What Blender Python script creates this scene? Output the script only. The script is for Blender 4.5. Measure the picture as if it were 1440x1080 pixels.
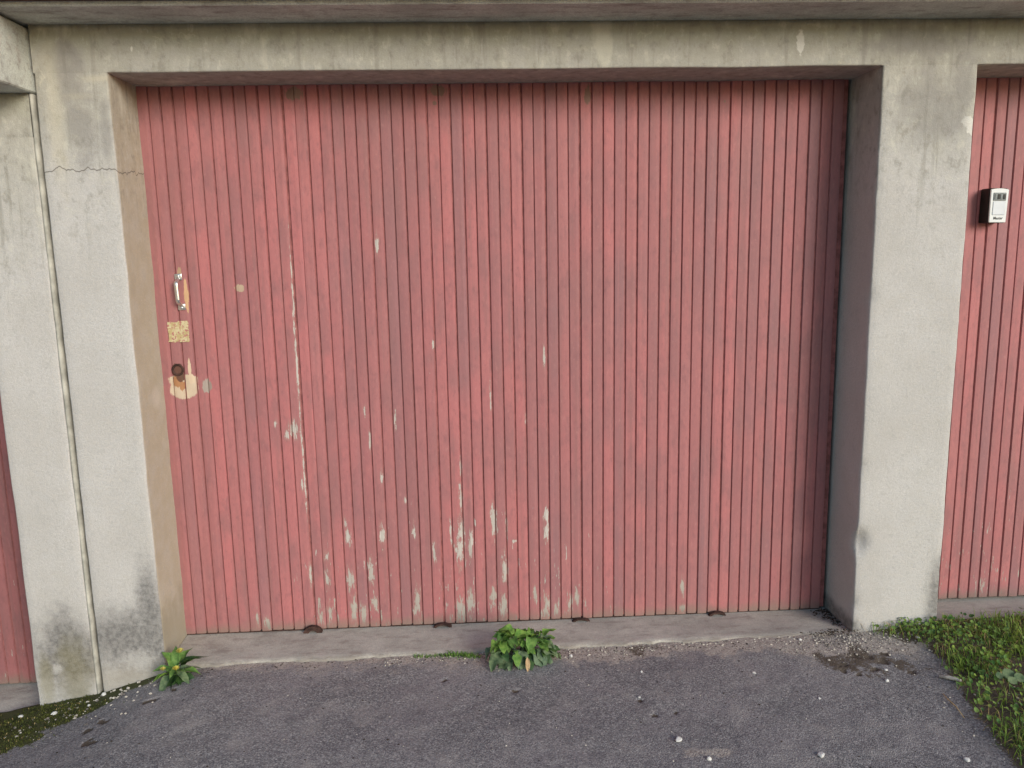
import bpy, bmesh, math, random
import numpy as np
from mathutils import Vector, Matrix, Euler

random.seed(7); rng = np.random.default_rng(7)
S = bpy.context.scene
for o in list(bpy.data.objects): bpy.data.objects.remove(o)

# ------------------------------------------------------------------ camera
cam_d = bpy.data.cameras.new('camera'); cam = bpy.data.objects.new('camera', cam_d)
S.collection.objects.link(cam); S.camera = cam
cam_d.sensor_width = 36.0; cam_d.lens = 36.0 * 1131.7 / 1440.0
cam_d.clip_start = 0.02; cam_d.clip_end = 500
YAW, PITCH, ROLL = 0.0461, 0.1683, -0.0193
fwd = Vector((math.sin(YAW)*math.cos(PITCH), math.cos(YAW)*math.cos(PITCH), -math.sin(PITCH)))
rgt = Vector((math.cos(YAW), -math.sin(YAW), 0)); up = rgt.cross(fwd)
r2 = rgt*math.cos(ROLL) + up*math.sin(ROLL); u2 = -rgt*math.sin(ROLL) + up*math.cos(ROLL)
cam.matrix_world = Matrix.Translation((1.0864, -2.611, 1.3845)) @ Matrix((r2, u2, -fwd)).transposed().to_4x4()

# ------------------------------------------------------------------ sky and sun
SUN_AZ, SUN_EL = math.radians(34), math.radians(19)     # azimuth measured from the facade's normal towards +x
sun_vec = Vector((math.sin(SUN_AZ)*math.cos(SUN_EL), -math.cos(SUN_AZ)*math.cos(SUN_EL), math.sin(SUN_EL)))
W = bpy.data.worlds.new('World'); S.world = W; W.use_nodes = True
wn = W.node_tree.nodes; wl = W.node_tree.links
sky = wn.new('ShaderNodeTexSky'); sky.sky_type = 'NISHITA'; sky.sun_disc = False
sky.sun_elevation = SUN_EL; sky.sun_rotation = math.atan2(sun_vec.x, sun_vec.y)
sky.air_density = 1.5; sky.dust_density = 0.8; sky.ozone_density = 3.0
wn['Background'].inputs['Strength'].default_value = 0.15
wl.new(sky.outputs[0], wn['Background'].inputs['Color'])
sd = bpy.data.lights.new('sun', 'SUN'); sun = bpy.data.objects.new('sun', sd); S.collection.objects.link(sun)
sd.energy = 2.5; sd.angle = math.radians(24); sd.color = (1.0, 0.945, 0.87)
sun.rotation_euler = sun_vec.to_track_quat('Z', 'Y').to_euler(); sun.location = (4, -6, 5)
S.view_settings.view_transform = 'Standard'; S.view_settings.look = 'None'
S.view_settings.exposure = 0.20; S.view_settings.gamma = 1.0; S.view_settings.use_curve_mapping = False
S.cycles.max_bounces = 6; S.cycles.diffuse_bounces = 3; S.cycles.glossy_bounces = 2

# ------------------------------------------------------------------ helpers
def link(o, parent=None):
    S.collection.objects.link(o)
    if parent is not None: o.parent = parent
    return o
def tag(o, label=None, cat=None, group=None, kind=None):
    if label: o['label'] = label
    if cat: o['category'] = cat
    if group: o['group'] = group
    if kind: o['kind'] = kind
    return o
def empty(name, loc=(0, 0, 0), rz=0):
    o = bpy.data.objects.new(name, None); o.location = loc; o.rotation_euler = (0, 0, rz); o.empty_display_size = .05
    return link(o)
def mesh(name, verts, faces, mats, parent=None, smooth=False, midx=None):
    me = bpy.data.meshes.new(name); me.from_pydata([tuple(v) for v in verts], [], [tuple(f) for f in faces])
    for m in (mats if isinstance(mats, (list, tuple)) else [mats]): me.materials.append(m)
    if midx is not None: me.polygons.foreach_set('material_index', np.asarray(midx, dtype=np.int32))
    if smooth: me.polygons.foreach_set('use_smooth', np.ones(len(me.polygons), dtype=bool))
    me.update()
    return link(bpy.data.objects.new(name, me), parent)
def bm_obj(name, bm, mat, parent=None, smooth=False):
    me = bpy.data.meshes.new(name); bm.normal_update(); bm.to_mesh(me); bm.free()
    me.materials.append(mat)
    if smooth: me.polygons.foreach_set('use_smooth', np.ones(len(me.polygons), dtype=bool))
    return link(bpy.data.objects.new(name, me), parent)
def box(bm, x0, x1, y0, y1, z0, z1, bev=0.0, seg=2):
    r = bmesh.ops.create_cube(bm, size=1.0)
    vs = r['verts']
    for v in vs: v.co = Vector(((x0+x1)/2 + v.co.x*(x1-x0), (y0+y1)/2 + v.co.y*(y1-y0), (z0+z1)/2 + v.co.z*(z1-z0)))
    if bev > 0:
        es = list({e for v in vs for e in v.link_edges})
        bmesh.ops.bevel(bm, geom=es, offset=bev, segments=seg, affect='EDGES', profile=.5)

# smooth value noise for geometry (numpy)
_tab = rng.random((256, 256)).astype(np.float32)
def vnoise(x, y, s=1.0, ox=0, oy=0):
    x = np.asarray(x, float)*s + ox + 500; y = np.asarray(y, float)*s + oy + 500
    xi = np.floor(x).astype(int); yi = np.floor(y).astype(int); fx = x-xi; fy = y-yi
    fx = fx*fx*(3-2*fx); fy = fy*fy*(3-2*fy)
    g = lambda i, j: _tab[i % 256, j % 256]
    return (g(xi, yi)*(1-fx)+g(xi+1, yi)*fx)*(1-fy) + (g(xi, yi+1)*(1-fx)+g(xi+1, yi+1)*fx)*fy - .5
def fbm(x, y, s=1.0, o=3, seed=0):
    t = 0; a = 1
    for k in range(o):
        t = t + a*vnoise(x, y, s*2.03**k, seed*17.3+k*5.1, seed*9.7+k*3.3); a *= .5
    return t
def sstep(a, b, x):
    t = np.clip((np.asarray(x, float)-a)/(b-a), 0, 1); return t*t*(3-2*t)

# ------------------------------------------------------------------ node material helper
class Mat:
    def __init__(s, name, rough=.85, spec=.25):
        s.m = bpy.data.materials.new(name); s.m.use_nodes = True; s.t = s.m.node_tree
        s.b = s.t.nodes['Principled BSDF']; s.b.inputs['Roughness'].default_value = rough
        s.b.inputs['Specular IOR Level'].default_value = spec
        g = s.t.nodes.new('ShaderNodeNewGeometry'); s.P = g.outputs['Position']; s.N = g.outputs['Normal']
        s.rand = s.t.nodes.new('ShaderNodeObjectInfo').outputs['Random']
    def set(s, sock, v):
        if isinstance(v, bpy.types.NodeSocket): s.t.links.new(v, sock)
        elif v is not None:
            if isinstance(v, (tuple, list)) and len(v) == 3 and sock.type == 'RGBA': v = (*v, 1)
            sock.default_value = v
    def math(s, op, a, b=None, c=None, clamp=False):
        n = s.t.nodes.new('ShaderNodeMath'); n.operation = op; n.use_clamp = clamp
        for i, v in enumerate((a, b, c)): s.set(n.inputs[i], v)
        return n.outputs[0]
    def vm(s, op, a, b=None, c=None):
        n = s.t.nodes.new('ShaderNodeVectorMath'); n.operation = op
        for i, v in enumerate((a, b, c)): s.set(n.inputs[i], v)
        return n.outputs['Value'] if op in ('LENGTH', 'DOT_PRODUCT', 'DISTANCE') else n.outputs[0]
    def noise(s, scale, detail=3, vec=None, rough=.55, off=None, color=False):
        n = s.t.nodes.new('ShaderNodeTexNoise'); n.inputs['Scale'].default_value = scale
        n.inputs['Detail'].default_value = detail; n.inputs['Roughness'].default_value = rough
        v = vec if vec is not None else s.P
        if off is not None: v = s.vm('ADD', v, off)
        s.set(n.inputs['Vector'], v)
        return n.outputs['Color'] if color else n.outputs['Fac']
    def voro(s, scale, vec=None, feature='F1', out='Distance'):
        n = s.t.nodes.new('ShaderNodeTexVoronoi'); n.feature = feature; n.inputs['Scale'].default_value = scale
        s.set(n.inputs['Vector'], vec if vec is not None else s.P)
        return n.outputs[out]
    def step(s, x, lo, hi, a=0., b=1.):
        n = s.t.nodes.new('ShaderNodeMapRange'); n.interpolation_type = 'SMOOTHSTEP'
        for i, v in enumerate((x, lo, hi, a, b)): s.set(n.inputs[i], v)
        return n.outputs[0]
    def mix(s, f, a, b, mode='MIX'):
        n = s.t.nodes.new('ShaderNodeMix'); n.data_type = 'RGBA'; n.blend_type = mode; n.clamp_factor = True
        s.set(n.inputs[0], f); s.set(n.inputs[6], a); s.set(n.inputs[7], b)
        return n.outputs[2]
    def xyz(s, v=None):
        n = s.t.nodes.new('ShaderNodeSeparateXYZ'); s.set(n.inputs[0], v if v is not None else s.P); return n.outputs
    def comb(s, x, y, z):
        n = s.t.nodes.new('ShaderNodeCombineXYZ')
        for i, v in enumerate((x, y, z)): s.set(n.inputs[i], v)
        return n.outputs[0]
    def attr(s, name):
        n = s.t.nodes.new('ShaderNodeAttribute'); n.attribute_name = name; return n.outputs['Color']
    def patches(s, lst, P=None):           # distance (1 at the rim) to the nearest of a list of ellipses in x,z
        P = P if P is not None else s.P; d = None
        for (x, z, w, h) in lst:
            q = s.vm('LENGTH', s.vm('MULTIPLY_ADD', P, (1/w, 0, 1/h), (-x/w, 0, -z/h)))
            d = q if d is None else s.math('MINIMUM', d, q)
        return d
    def bump(s, h, strength=.3, dist=.002, normal=None):
        n = s.t.nodes.new('ShaderNodeBump'); n.inputs['Strength'].default_value = strength; n.inputs['Distance'].default_value = dist
        s.set(n.inputs['Height'], h)
        if normal is not None: s.set(n.inputs['Normal'], normal)
        return n.outputs[0]
    def done(s, col, normal=None, rough=None):
        s.set(s.b.inputs['Base Color'], col)
        if normal is not None: s.set(s.b.inputs['Normal'], normal)
        if rough is not None: s.set(s.b.inputs['Roughness'], rough)
        return s.m
def plain(name, col, rough=.8, var=.15, scale=40, metal=0.0, spec=.3):
    m = Mat(name, rough, spec); m.b.inputs['Metallic'].default_value = metal
    n = m.noise(scale, 4)
    c = m.mix(m.step(n, .3, .7), tuple(v*(1-var) for v in col), tuple(min(1, v*(1+var)) for v in col))
    return m.done(c, m.bump(n, .15, .001))

# ------------------------------------------------------------------ materials
def render_wall(name, dz, jamb=False):
    m = Mat(name, .92, .15); x, y, z = m.xyz()
    zz = m.math('SUBTRACT', z, dz)                                    # height above this garage's own sill
    n1 = m.noise(3.2, 4); n2 = m.noise(14, 5); n3 = m.noise(260, 3); n4 = m.noise(70, 4)
    if jamb: c = m.mix(m.step(n2, .3, .7), (.45, .385, .285), (.50, .435, .335))
    else:    c = m.mix(m.step(n1, .3, .7), (.495, .472, .445), (.55, .53, .508))
    c = m.mix(m.step(n2, .42, .72, 0, .30), c, (.46, .435, .39))
    dk = m.noise(2.1, 5, m.vm('MULTIPLY', m.P, (1.6, 1.6, .8)), off=(7, 1, 3), rough=.62)
    c = m.mix(m.step(dk, .46, .72, 0, .30), c, (.41, .395, .37))
    gn = m.noise(130, 5, rough=.75)
    c = m.mix(m.step(gn, .45, .66, 0, .38), c, (.38, .36, .33)); c = m.mix(m.step(gn, .42, .30, 0, .35), c, (.70, .68, .66)); c = m.mix(m.step(m.noise(34, 6, rough=.72, off=(3, 3, 1)), .53, .68, 0, .32), c, (.36, .345, .325))
    # weather grime from above: grey-green film, denser towards the eaves
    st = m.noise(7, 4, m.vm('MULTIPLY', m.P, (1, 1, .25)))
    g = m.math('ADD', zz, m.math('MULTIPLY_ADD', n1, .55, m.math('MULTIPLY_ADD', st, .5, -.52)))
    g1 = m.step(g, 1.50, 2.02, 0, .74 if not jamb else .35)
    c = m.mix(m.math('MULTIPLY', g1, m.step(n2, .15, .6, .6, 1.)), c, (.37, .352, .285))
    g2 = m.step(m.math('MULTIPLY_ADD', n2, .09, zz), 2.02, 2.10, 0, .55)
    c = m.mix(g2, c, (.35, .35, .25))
    ms2 = m.noise(26, 6, m.vm('MULTIPLY', m.P, (1, 1, .7)), rough=.7, off=(2, 9, 4))
    up_ = m.step(m.math('MULTIPLY_ADD', n1, .5, zz), 1.45, 2.0)
    c = m.mix(m.math('MULTIPLY', m.step(ms2, .50, .66, 0, .55), up_), c, (.235, .22, .18))
    c = m.mix(m.math('MULTIPLY', m.step(ms2, .47, .34, 0, .6), up_), c, (.58, .56, .48))
    drip = m.noise(1.0, 5, m.vm('MULTIPLY', m.P, (34, 34, 2.2)), rough=.62)
    c = m.mix(m.math('MULTIPLY', m.step(drip, .54, .68, 0, .5), m.step(zz, 1.2, 1.75)), c, (.26, .245, .205))
    # pale lime bloom and drips on the lintel
    dr = m.noise(9, 5, m.vm('MULTIPLY', m.P, (1, 1, .35)), off=(4.1, 0, 7))
    c = m.mix(m.math('MULTIPLY', m.step(dr, .57, .68, 0, .65), m.step(zz, 1.6, 1.95)), c, (.62, .60, .50))
    vein = m.math('ABSOLUTE', m.math('SUBTRACT', m.noise(5, 5, off=(1, 3, 8)), .5))
    c = m.mix(m.math('MULTIPLY', m.step(vein, .014, .0, 0, .55), m.math('MULTIPLY', m.step(n2, .52, .66), m.step(zz, 1.6, 1.9))), c, (.56, .53, .42))
    if not jamb:
        # dark damp mould near the foot of the piers, chalky below it
        mould = [(-.33, .045, .105, .13), (-.12, .085, .13, .12), (-.03, .14, .05, .22), (2.71, .13, .05, .15), (2.39, .02, .05, .04)] if dz == 0 else [(-.33, .06, .10, .14), (-.27, .04, .07, .10)]
        dm = m.math('ADD', m.patches(mould), m.math('MULTIPLY_ADD', n2, 1.1, m.math('MULTIPLY_ADD', n4, .5, -.78)))
        mk = m.math('MULTIPLY', m.step(dm, 1.5, .45, 0, .92), m.step(m.noise(48, 6, rough=.72), .30, .66, 1., .55))
        c = m.mix(mk, c, (.098, .094, .092))
        foot = m.step(m.math('MULTIPLY_ADD', n2, .16, zz), .13, .03 if dz == 0 else -.02, 0, .55)
        c = m.mix(foot, c, (.36, .32, .255))
        mo = m.math('ADD', m.patches([(-.30, -.02, .07, .14), (-.40, -.05, .03, .12)]), m.math('MULTIPLY_ADD', n2, 1.6, -.8))
        c = m.mix(m.step(mo, 1.3, .3, 0, .5), c, (.19, .165, .07))
        ch = m.math('ADD', m.patches([(-.09, .02, .07, .04), (-.36, .0, .02, .02)]), m.math('MULTIPLY_ADD', n4, 2., -1.))
        c = m.mix(m.step(ch, 1.3, .3, 0, .6), c, (.52, .50, .47))
        # bright scraped render on the right pier and the lintel
        sc = m.math('ADD', m.patches([(2.685, 1.755, .024, .016), (2.70, 1.735, .018, .03), (2.13, 2.0, .014, .04), (.08, 1.995, .004, .009)]), m.math('MULTIPLY_ADD', n4, 1.6, -.8))
        c = m.mix(m.step(sc, 1.0, .7, 0, .75), c, (.74, .72, .66))
        # brown run stains down the left pier
        ru = m.math('ADD', m.patches([(-.165, 1.82, .03, .26), (-.10, 1.86, .05, .012), (-.03, 1.91, .06, .012)]), m.math('MULTIPLY_ADD', n2, 2.2, -1.1))
        c = m.mix(m.step(ru, 1.3, .3, 0, .45), c, (.56, .51, .39))
        gr = m.math('ADD', m.patches([(-.115, 1.93, .05, .12), (-.09, 1.78, .05, .13), (-.02, 1.75, .02, .12), (2.66, 1.85, .06, .12), (2.58, 1.80, .13, .13), (2.50, 2.0, .2, .06)]), m.math('MULTIPLY_ADD', n2, 2., -1.))
        c = m.mix(m.step(gr, 1.35, .25, 0, .55), c, (.215, .20, .185))
        # bleached arris along the opening edges
    else:
        so = m.math('ADD', m.patches([(0, .05, 9, .16)]), m.math('MULTIPLY_ADD', n2, 1.4, -.7))
        c = m.mix(m.step(so, 1.2, .3, 0, .6), c, (.30, .27, .19))
        ro = m.vm('LENGTH', m.vm('SUBTRACT', m.P, (0, .14, .905)))
        c = m.mix(m.step(m.math('MULTIPLY_ADD', n2, .02, ro), .062, .028, 0, .55), c, (.58, .52, .45))
    # hairline crack round the left pier
    zc = m.math('MULTIPLY_ADD', m.noise(7, 4, m.comb(x, y, 0.0), rough=.6), .13, 1.580)
    cr = m.math('ABSOLUTE', m.math('SUBTRACT', z, zc))
    crm = m.math('MULTIPLY', m.step(cr, .0028, .0006, 0, .75), m.math('MULTIPLY', m.step(x, .03, .0), m.step(x, -.24, -.21)))
    if dz == 0: c = m.mix(crm, c, (.09, .075, .06))
    sp = m.step(m.noise(420, 2), .66, .75, 0, .35)
    c = m.mix(sp, c, (.20, .19, .18))
    c = m.mix(m.step(n3, .3, .7, 0, .16), c, (.33, .31, .28))
    h = m.math('ADD', m.math('MULTIPLY', n3, .5), m.math('MULTIPLY', n4, 1.0))
    return m.done(c, m.bump(m.math('MULTIPLY_ADD', gn, .8, h), .42, .0035))

PEEL = [(.439, .762, .015, .03), (.412, .742, .0063, .015), (.378, .787, .005, .0125), (.692, .822, .005, .02), (.704, .707, .0037, .0325), (.741, .572, .005, .0225), (.733, .357, .01, .035), (.602, .408, .005, .02), (.607, .354, .0088, .03), (.821, .486, .0037, .0125), (.848, .369, .0075, .0225), (.92, .287, .0063, .035), (1.026, .602, .0037, .03), (1.022, .49, .0063, .055), (1.021, .371, .01, .045), (1.014, .292, .015, .06), (.982, .348, .0037, .05), (1.057, .326, .0075, .04), (.526, .286, .0075, .0175), (.681, .242, .01, .025), (.609, .198, .0125, .035), (.618, .072, .0125, .045), (.649, .054, .0125, .035), (.686, .219, .01, .0425), (.693, .094, .0125, .025), (.524, .201, .0075, .03), (.527, .065, .01, .03), (.492, .046, .01, .03), (.464, .228, .005, .045), (.296, .035, .01, .0225), (.261, .056, .005, .03), (.85, .093, .01, .045), (1.012, .055, .0175, .045), (1.139, .402, .01, .05), (1.186, .376, .0037, .045), (1.177, .205, .01, .05), (1.132, .101, .01, .04), (1.169, .068, .0125, .04), (1.333, .414, .0075, .025), (1.334, .346, .0088, .04), (1.331, .056, .0125, .04), (1.289, .106, .0063, .03), (1.419, .064, .01, .025), (1.444, .088, .0075, .035), (1.053, .301, .0075, .045), (1.047, .079, .0125, .045), (1.216, .317, .0075, .0063), (1.366, .049, .01, .0225), (.762, 1.4, .006, .035), (.944, 1.051, .005, .015), (1.844, .114, .0075, .0325), (1.846, .026, .01, .0175), (.456, .563, .005, .03), (.798, .787, .0037, .03), (1.139, .855, .0037, .05), (1.332, 1.004, .0037, .045), (1.265, .774, .0037, .025), (.4640, .98, .0035, .24), (.4655, 1.25, .0020, .16), (.4655, .62, .003, .14)]

def plank_paint(name, peel, dz=0.0, tone=1.0, bare=()):
    m = Mat(name, .62, .3); x, y, z = m.xyz(); zz = m.math('SUBTRACT', z, dz)
    ro = m.comb(m.math('MULTIPLY', m.rand, 37.), 0.0, m.math('MULTIPLY', m.rand, 91.))
    grain = m.noise(1.0, 4, m.vm('ADD', m.vm('MULTIPLY', m.P, (420, 60, 9)), ro))
    blot = m.noise(1.0, 4, m.vm('ADD', m.vm('MULTIPLY', m.P, (9, 1, 5)), ro))
    fade = m.noise(1.0, 3, m.vm('ADD', m.vm('MULTIPLY', m.P, (5, 1, 1.3)), m.vm('SCALE', ro)))
    k = tone
    r2_ = m.math('FRACT', m.math('MULTIPLY', m.rand, 13.7))
    c = m.mix(m.rand, (.450*k, .157*k, .158*k), (.325*k, .131*k, .135*k)); c = m.mix(m.math('MULTIPLY', r2_, .4), c, (.40*k, .155*k, .150*k))
    rain = m.noise(1.0, 4, m.vm('MULTIPLY', m.P, (55, 5, 1.1)), rough=.6)
    c = m.mix(m.step(blot, .42, .68, 0, .75), c, (.300*k, .135*k, .137*k))
    c = m.mix(m.step(fade, .5, .72, 0, .6), c, (.41*k, .165*k, .165*k))
    c = m.mix(m.step(blot, .40, .25, 0, .5), c, (.47*k, .170*k, .166*k))
    big = m.noise(2.6, 4, off=(3, 0, 5))
    c = m.mix(m.step(big, .5, .72, 0, .45), c, (.285*k, .140*k, .138*k))
    sm = m.noise(1.0, 5, m.vm('ADD', m.vm('MULTIPLY', m.P, (30, 4, 14)), ro), rough=.65)
    c = m.mix(m.step(sm, .50, .70, 0, .55), c, (.27*k, .115*k, .12*k))
    # odd boards turned grey-violet
    odd = m.step(m.math('FRACT', m.math('MULTIPLY', m.rand, 7.31)), .70, .86, 0, .5)
    c = m.mix(m.math('MULTIPLY', odd, m.step(fade, .35, .6)), c, (.255*k, .140*k, .150*k))
    c = m.mix(m.step(grain, .5, .75, 0, .22), c, (.26*k, .11*k, .10*k))
    c = m.mix(m.step(rain, .50, .70, 0, .42), c, (.27*k, .135*k, .128*k)); c = m.mix(m.step(rain, .46, .30, 0, .35), c, (.46*k, .180*k, .178*k))
    spk = m.noise(1.0, 6, m.vm('ADD', m.vm('MULTIPLY', m.P, (110, 20, 45)), ro), rough=.75)
    c = m.mix(m.step(spk, .52, .68, 0, .38), c, (.21*k, .095*k, .095*k)); c = m.mix(m.step(spk, .44, .32, 0, .28), c, (.52*k, .25*k, .235*k))
    # mud splash along the bottom edge
    dn = m.noise(16, 5, off=(0, 0, 2))
    bot = m.step(m.math('MULTIPLY_ADD', dn, .07, zz), .092, .030, 0, .85)
    c = m.mix(bot, c, (.235, .165, .135))
    # peeled paint: listed patches plus fine flaking low on the boards
    ed = m.noise(1.0, 6, m.vm('MULTIPLY', m.P, (135, 20, 30)), rough=.68)
    masks = []
    fl = m.noise(1.0, 5, m.vm('ADD', m.vm('MULTIPLY', m.P, (95, 8, 14)), ro), rough=.66)
    thr = m.step(zz, .9, .0, .76, .605)
    area = m.math('MULTIPLY', m.step(x, .2, .5), m.step(x, 1.95, 1.35)) if peel == 'main' else 1.0
    thr = m.math('ADD', thr, m.math('MULTIPLY', m.math('SUBTRACT', 1.0, area), .14))
    pk = m.step(m.math('SUBTRACT', fl, thr), 0., .035)
    if peel == 'main':
        dpt = m.math('SUBTRACT', m.math('MULTIPLY_ADD', m.patches(PEEL), -.20, .17), m.math('MULTIPLY_ADD', ed, -1.0, .5))
        pk = m.math('MAXIMUM', pk, m.step(dpt, -.008, .022)); worn = m.step(dpt, -.16, .0, 0, .45)
        c = m.mix(worn, c, (.36, .23, .20))
    wood = m.mix(m.noise(1.0, 4, m.vm('MULTIPLY', m.P, (260, 30, 10))), (.30, .265, .23), (.66, .61, .555))
    wood = m.mix(m.step(zz, .35, .05, 0, .55), wood, (.30, .265, .215))
    wood = m.mix(bot, wood, (.20, .175, .145))
    rim = m.math('MULTIPLY', pk, 1.0)
    c = m.mix(rim, c, wood)
    # rubbed bare timber (fresh wood colour) where fittings were taken off
    for lst, col, amp in bare:
        db = m.math('ADD', m.patches(lst), m.math('MULTIPLY_ADD', ed, amp, -amp/2))
        c = m.mix(m.step(db, 1.05, .9, 0, .95), c, m.mix(m.math('MULTIPLY_ADD', sm, .9, m.math('MULTIPLY_ADD', m.rand, .5, -.2)), tuple(v*(.62 if i < 1 else .52) for i, v in enumerate(col)), tuple(min(.8, v*1.15) for v in col)))
    h = m.math('ADD', m.math('MULTIPLY', grain, .35), m.math('MULTIPLY', pk, -1.6))
    return m.done(c, m.bump(h, .35, .0016), m.step(pk, 0, 1, .62, .9))

BARE = [([(.070, .918, .050, .036), (.070, .945, .048, .026), (.070, .955, .05, .014)], (.58, .49, .36), .5),
        ([(.150, .928, .016, .026)], (.40, .36, .31), 1.4),
        ([(.050, .945, .016, .022), (.064, .93, .010, .018)], (.40, .20, .09), 1.4),
        ([(.095, .99, .006, .035), (.098, .955, .01, .02)], (.62, .50, .36), 1.2),
        ([(.0535, .985, .021, .026), (.06, .962, .014, .02)], (.13, .065, .045), .8),
        ([(.105, 1.245, .0075, .052)], (.60, .40, .22), 1.4),
        ([(.088, 1.318, .007, .022)], (.42, .30, .19), 1.6),
        ([(.287, 1.264, .017, .013)], (.50, .40, .28), 1.8),
        ([(.51, 1.90, .03, .02), (.99, 1.905, .03, .018), (.975, 1.865, .006, .007), (1.49, 1.885, .012, .03), (1.96, 1.86, .004, .005)], (.30, .20, .16), 2.2)]

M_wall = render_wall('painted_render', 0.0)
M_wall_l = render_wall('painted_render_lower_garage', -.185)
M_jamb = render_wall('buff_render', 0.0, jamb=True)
M_plank = plank_paint('weathered_red_paint', 'main', bare=BARE)
M_plank_r = plank_paint('weathered_red_paint_warm', 'few', .018, 1.03)
M_plank_l = plank_paint('weathered_red_paint_dull', 'few', -.165, .82)
M_groove = plain('grimy_red_timber', (.27, .10, .093), .9, .3)
M_back = plain('dark_timber', (.10, .048, .043), .9, .3)
M_iron = plain('rusty_iron', (.055, .028, .022), .85, .4, 60)
M_dark = plain('black_plastic', (.012, .013, .012), .45, .2)

def concrete(name, base=(.48, .452, .395)):
    m = Mat(name, .93, .15); n1 = m.noise(5, 5); n2 = m.noise(30, 5); n3 = m.noise(220, 3)
    c = m.mix(m.step(n1, .3, .7), tuple(v*.82 for v in base), tuple(v*1.12 for v in base))
    c = m.mix(m.step(n2, .5, .75, 0, .5), c, (.29, .25, .225))
    c = m.mix(m.step(m.noise(12, 5, off=(2, 2, 2)), .56, .7, 0, .5), c, (.50, .44, .40))
    c = m.mix(m.step(n3, .35, .7, 0, .35), c, (.20, .18, .165))
    c = m.mix(m.step(m.noise(500, 2), .66, .74, 0, .6), c, (.6, .57, .52))
    st = m.noise(9, 6, m.vm('MULTIPLY', m.P, (1, 3, 3)), rough=.72, off=(8, 1, 1))
    c = m.mix(m.step(st, .50, .66, 0, .55), c, (.245, .205, .18)); c = m.mix(m.step(st, .42, .30, 0, .45), c, (.58, .53, .47))
    if name == 'worn_concrete':      # grit trapped along the front lip
        yy = m.math('MULTIPLY_ADD', m.noise(40, 5, off=(3, 3, 3), rough=.7), .05, m.xyz()[1])
        c = m.mix(m.step(yy, .045, .020, 0, .7), c, (.25, .215, .18))
    return m.done(c, m.bump(m.math('MULTIPLY_ADD', n3, .6, n2), .5, .004))
M_sill = concrete('worn_concrete'); M_soffit = concrete('soffit_concrete', (.62, .635, .57))
M_slab = concrete('roof_slab_concrete', (.42, .43, .37))
M_mortar = plain('lichened_mortar', (.40, .385, .33), .95, .3, 18)

def asphalt():
    m = Mat('worn_asphalt', .88, .25)
    a = m.attr('ground_mix'); q = m.t.nodes.new('ShaderNodeSeparateColor'); m.set(q.inputs[0], a)
    dirt, soil, moss = q.outputs[0], q.outputs[1], q.outputs[2]
    P2 = m.vm('ADD', m.P, m.vm('SCALE', m.noise(90, 2, color=True)))
    vc = m.voro(230, out='Color'); vd = m.voro(230); vs = m.t.nodes.new('ShaderNodeSeparateColor'); m.set(vs.inputs[0], vc)
    agg = vs.outputs[0]
    n1 = m.noise(3, 5); n2 = m.noise(22, 5); n3 = m.noise(150, 4)
    c = m.mix(m.step(agg, 0., 1.), (.135, .127, .130), (.300, .284, .282))
    c = m.mix(m.step(agg, .88, .96, 0, .6), c, (.47, .44, .42))
    c = m.mix(m.step(vs.outputs[1], .80, .95, 0, .8), c, (.095, .088, .097))
    c = m.mix(m.step(n3, .42, .62, 0, .4), c, (.120, .113, .118))
    c = m.mix(m.step(n1, .38, .68, 0, .5), c, (.29, .262, .262))
    c = m.mix(m.step(n2, .52, .74, 0, .5), c, (.125, .117, .122))
    gg = m.noise(170, 3, rough=.8, off=(9, 4, 2)); c = m.mix(m.step(gg, .52, .64, 0, .7), c, (.075, .070, .074)); c = m.mix(m.step(gg, .47, .36, 0, .65), c, (.40, .375, .36))
    dus = m.noise(8, 6, rough=.7, off=(5, 2, 0)); c = m.mix(m.step(dus, .50, .68, 0, .45), c, (.33, .30, .28)); c = m.mix(m.step(m.noise(420, 2), .68, .74, 0, .8), c, (.60, .57, .54)); c = m.mix(m.step(m.noise(330, 2, off=(1, 1, 1)), .66, .74, 0, .8), c, (.06, .055, .06))
    dcol = m.mix(n3, (.27, .225, .195), (.54, .48, .42)); dcol = m.mix(m.step(vs.outputs[2], .7, .95, 0, .7), dcol, (.14, .11, .09))
    scol = m.mix(n3, (.038, .028, .020), (.15, .115, .085))
    mcol = m.mix(m.noise(60, 4), (.028, .032, .010), (.10, .105, .030))
    edge = m.math('MULTIPLY_ADD', n3, .9, m.math('MULTIPLY_ADD', n2, .5, -.7))
    c = m.mix(m.step(m.math('ADD', dirt, edge), .30, .85, 0, .92), c, dcol)
    c = m.mix(m.step(m.math('ADD', soil, edge), .36, .66, 0, .96), c, scol)
    c = m.mix(m.step(m.math('ADD', moss, edge), .36, .62, 0, .96), c, mcol)
    h = m.math('ADD', m.math('MULTIPLY', vd, -90.), m.math('MULTIPLY', n3, 1.4))
    return m.done(c, m.bump(h, .22, .0025))
M_asphalt = asphalt()

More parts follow.
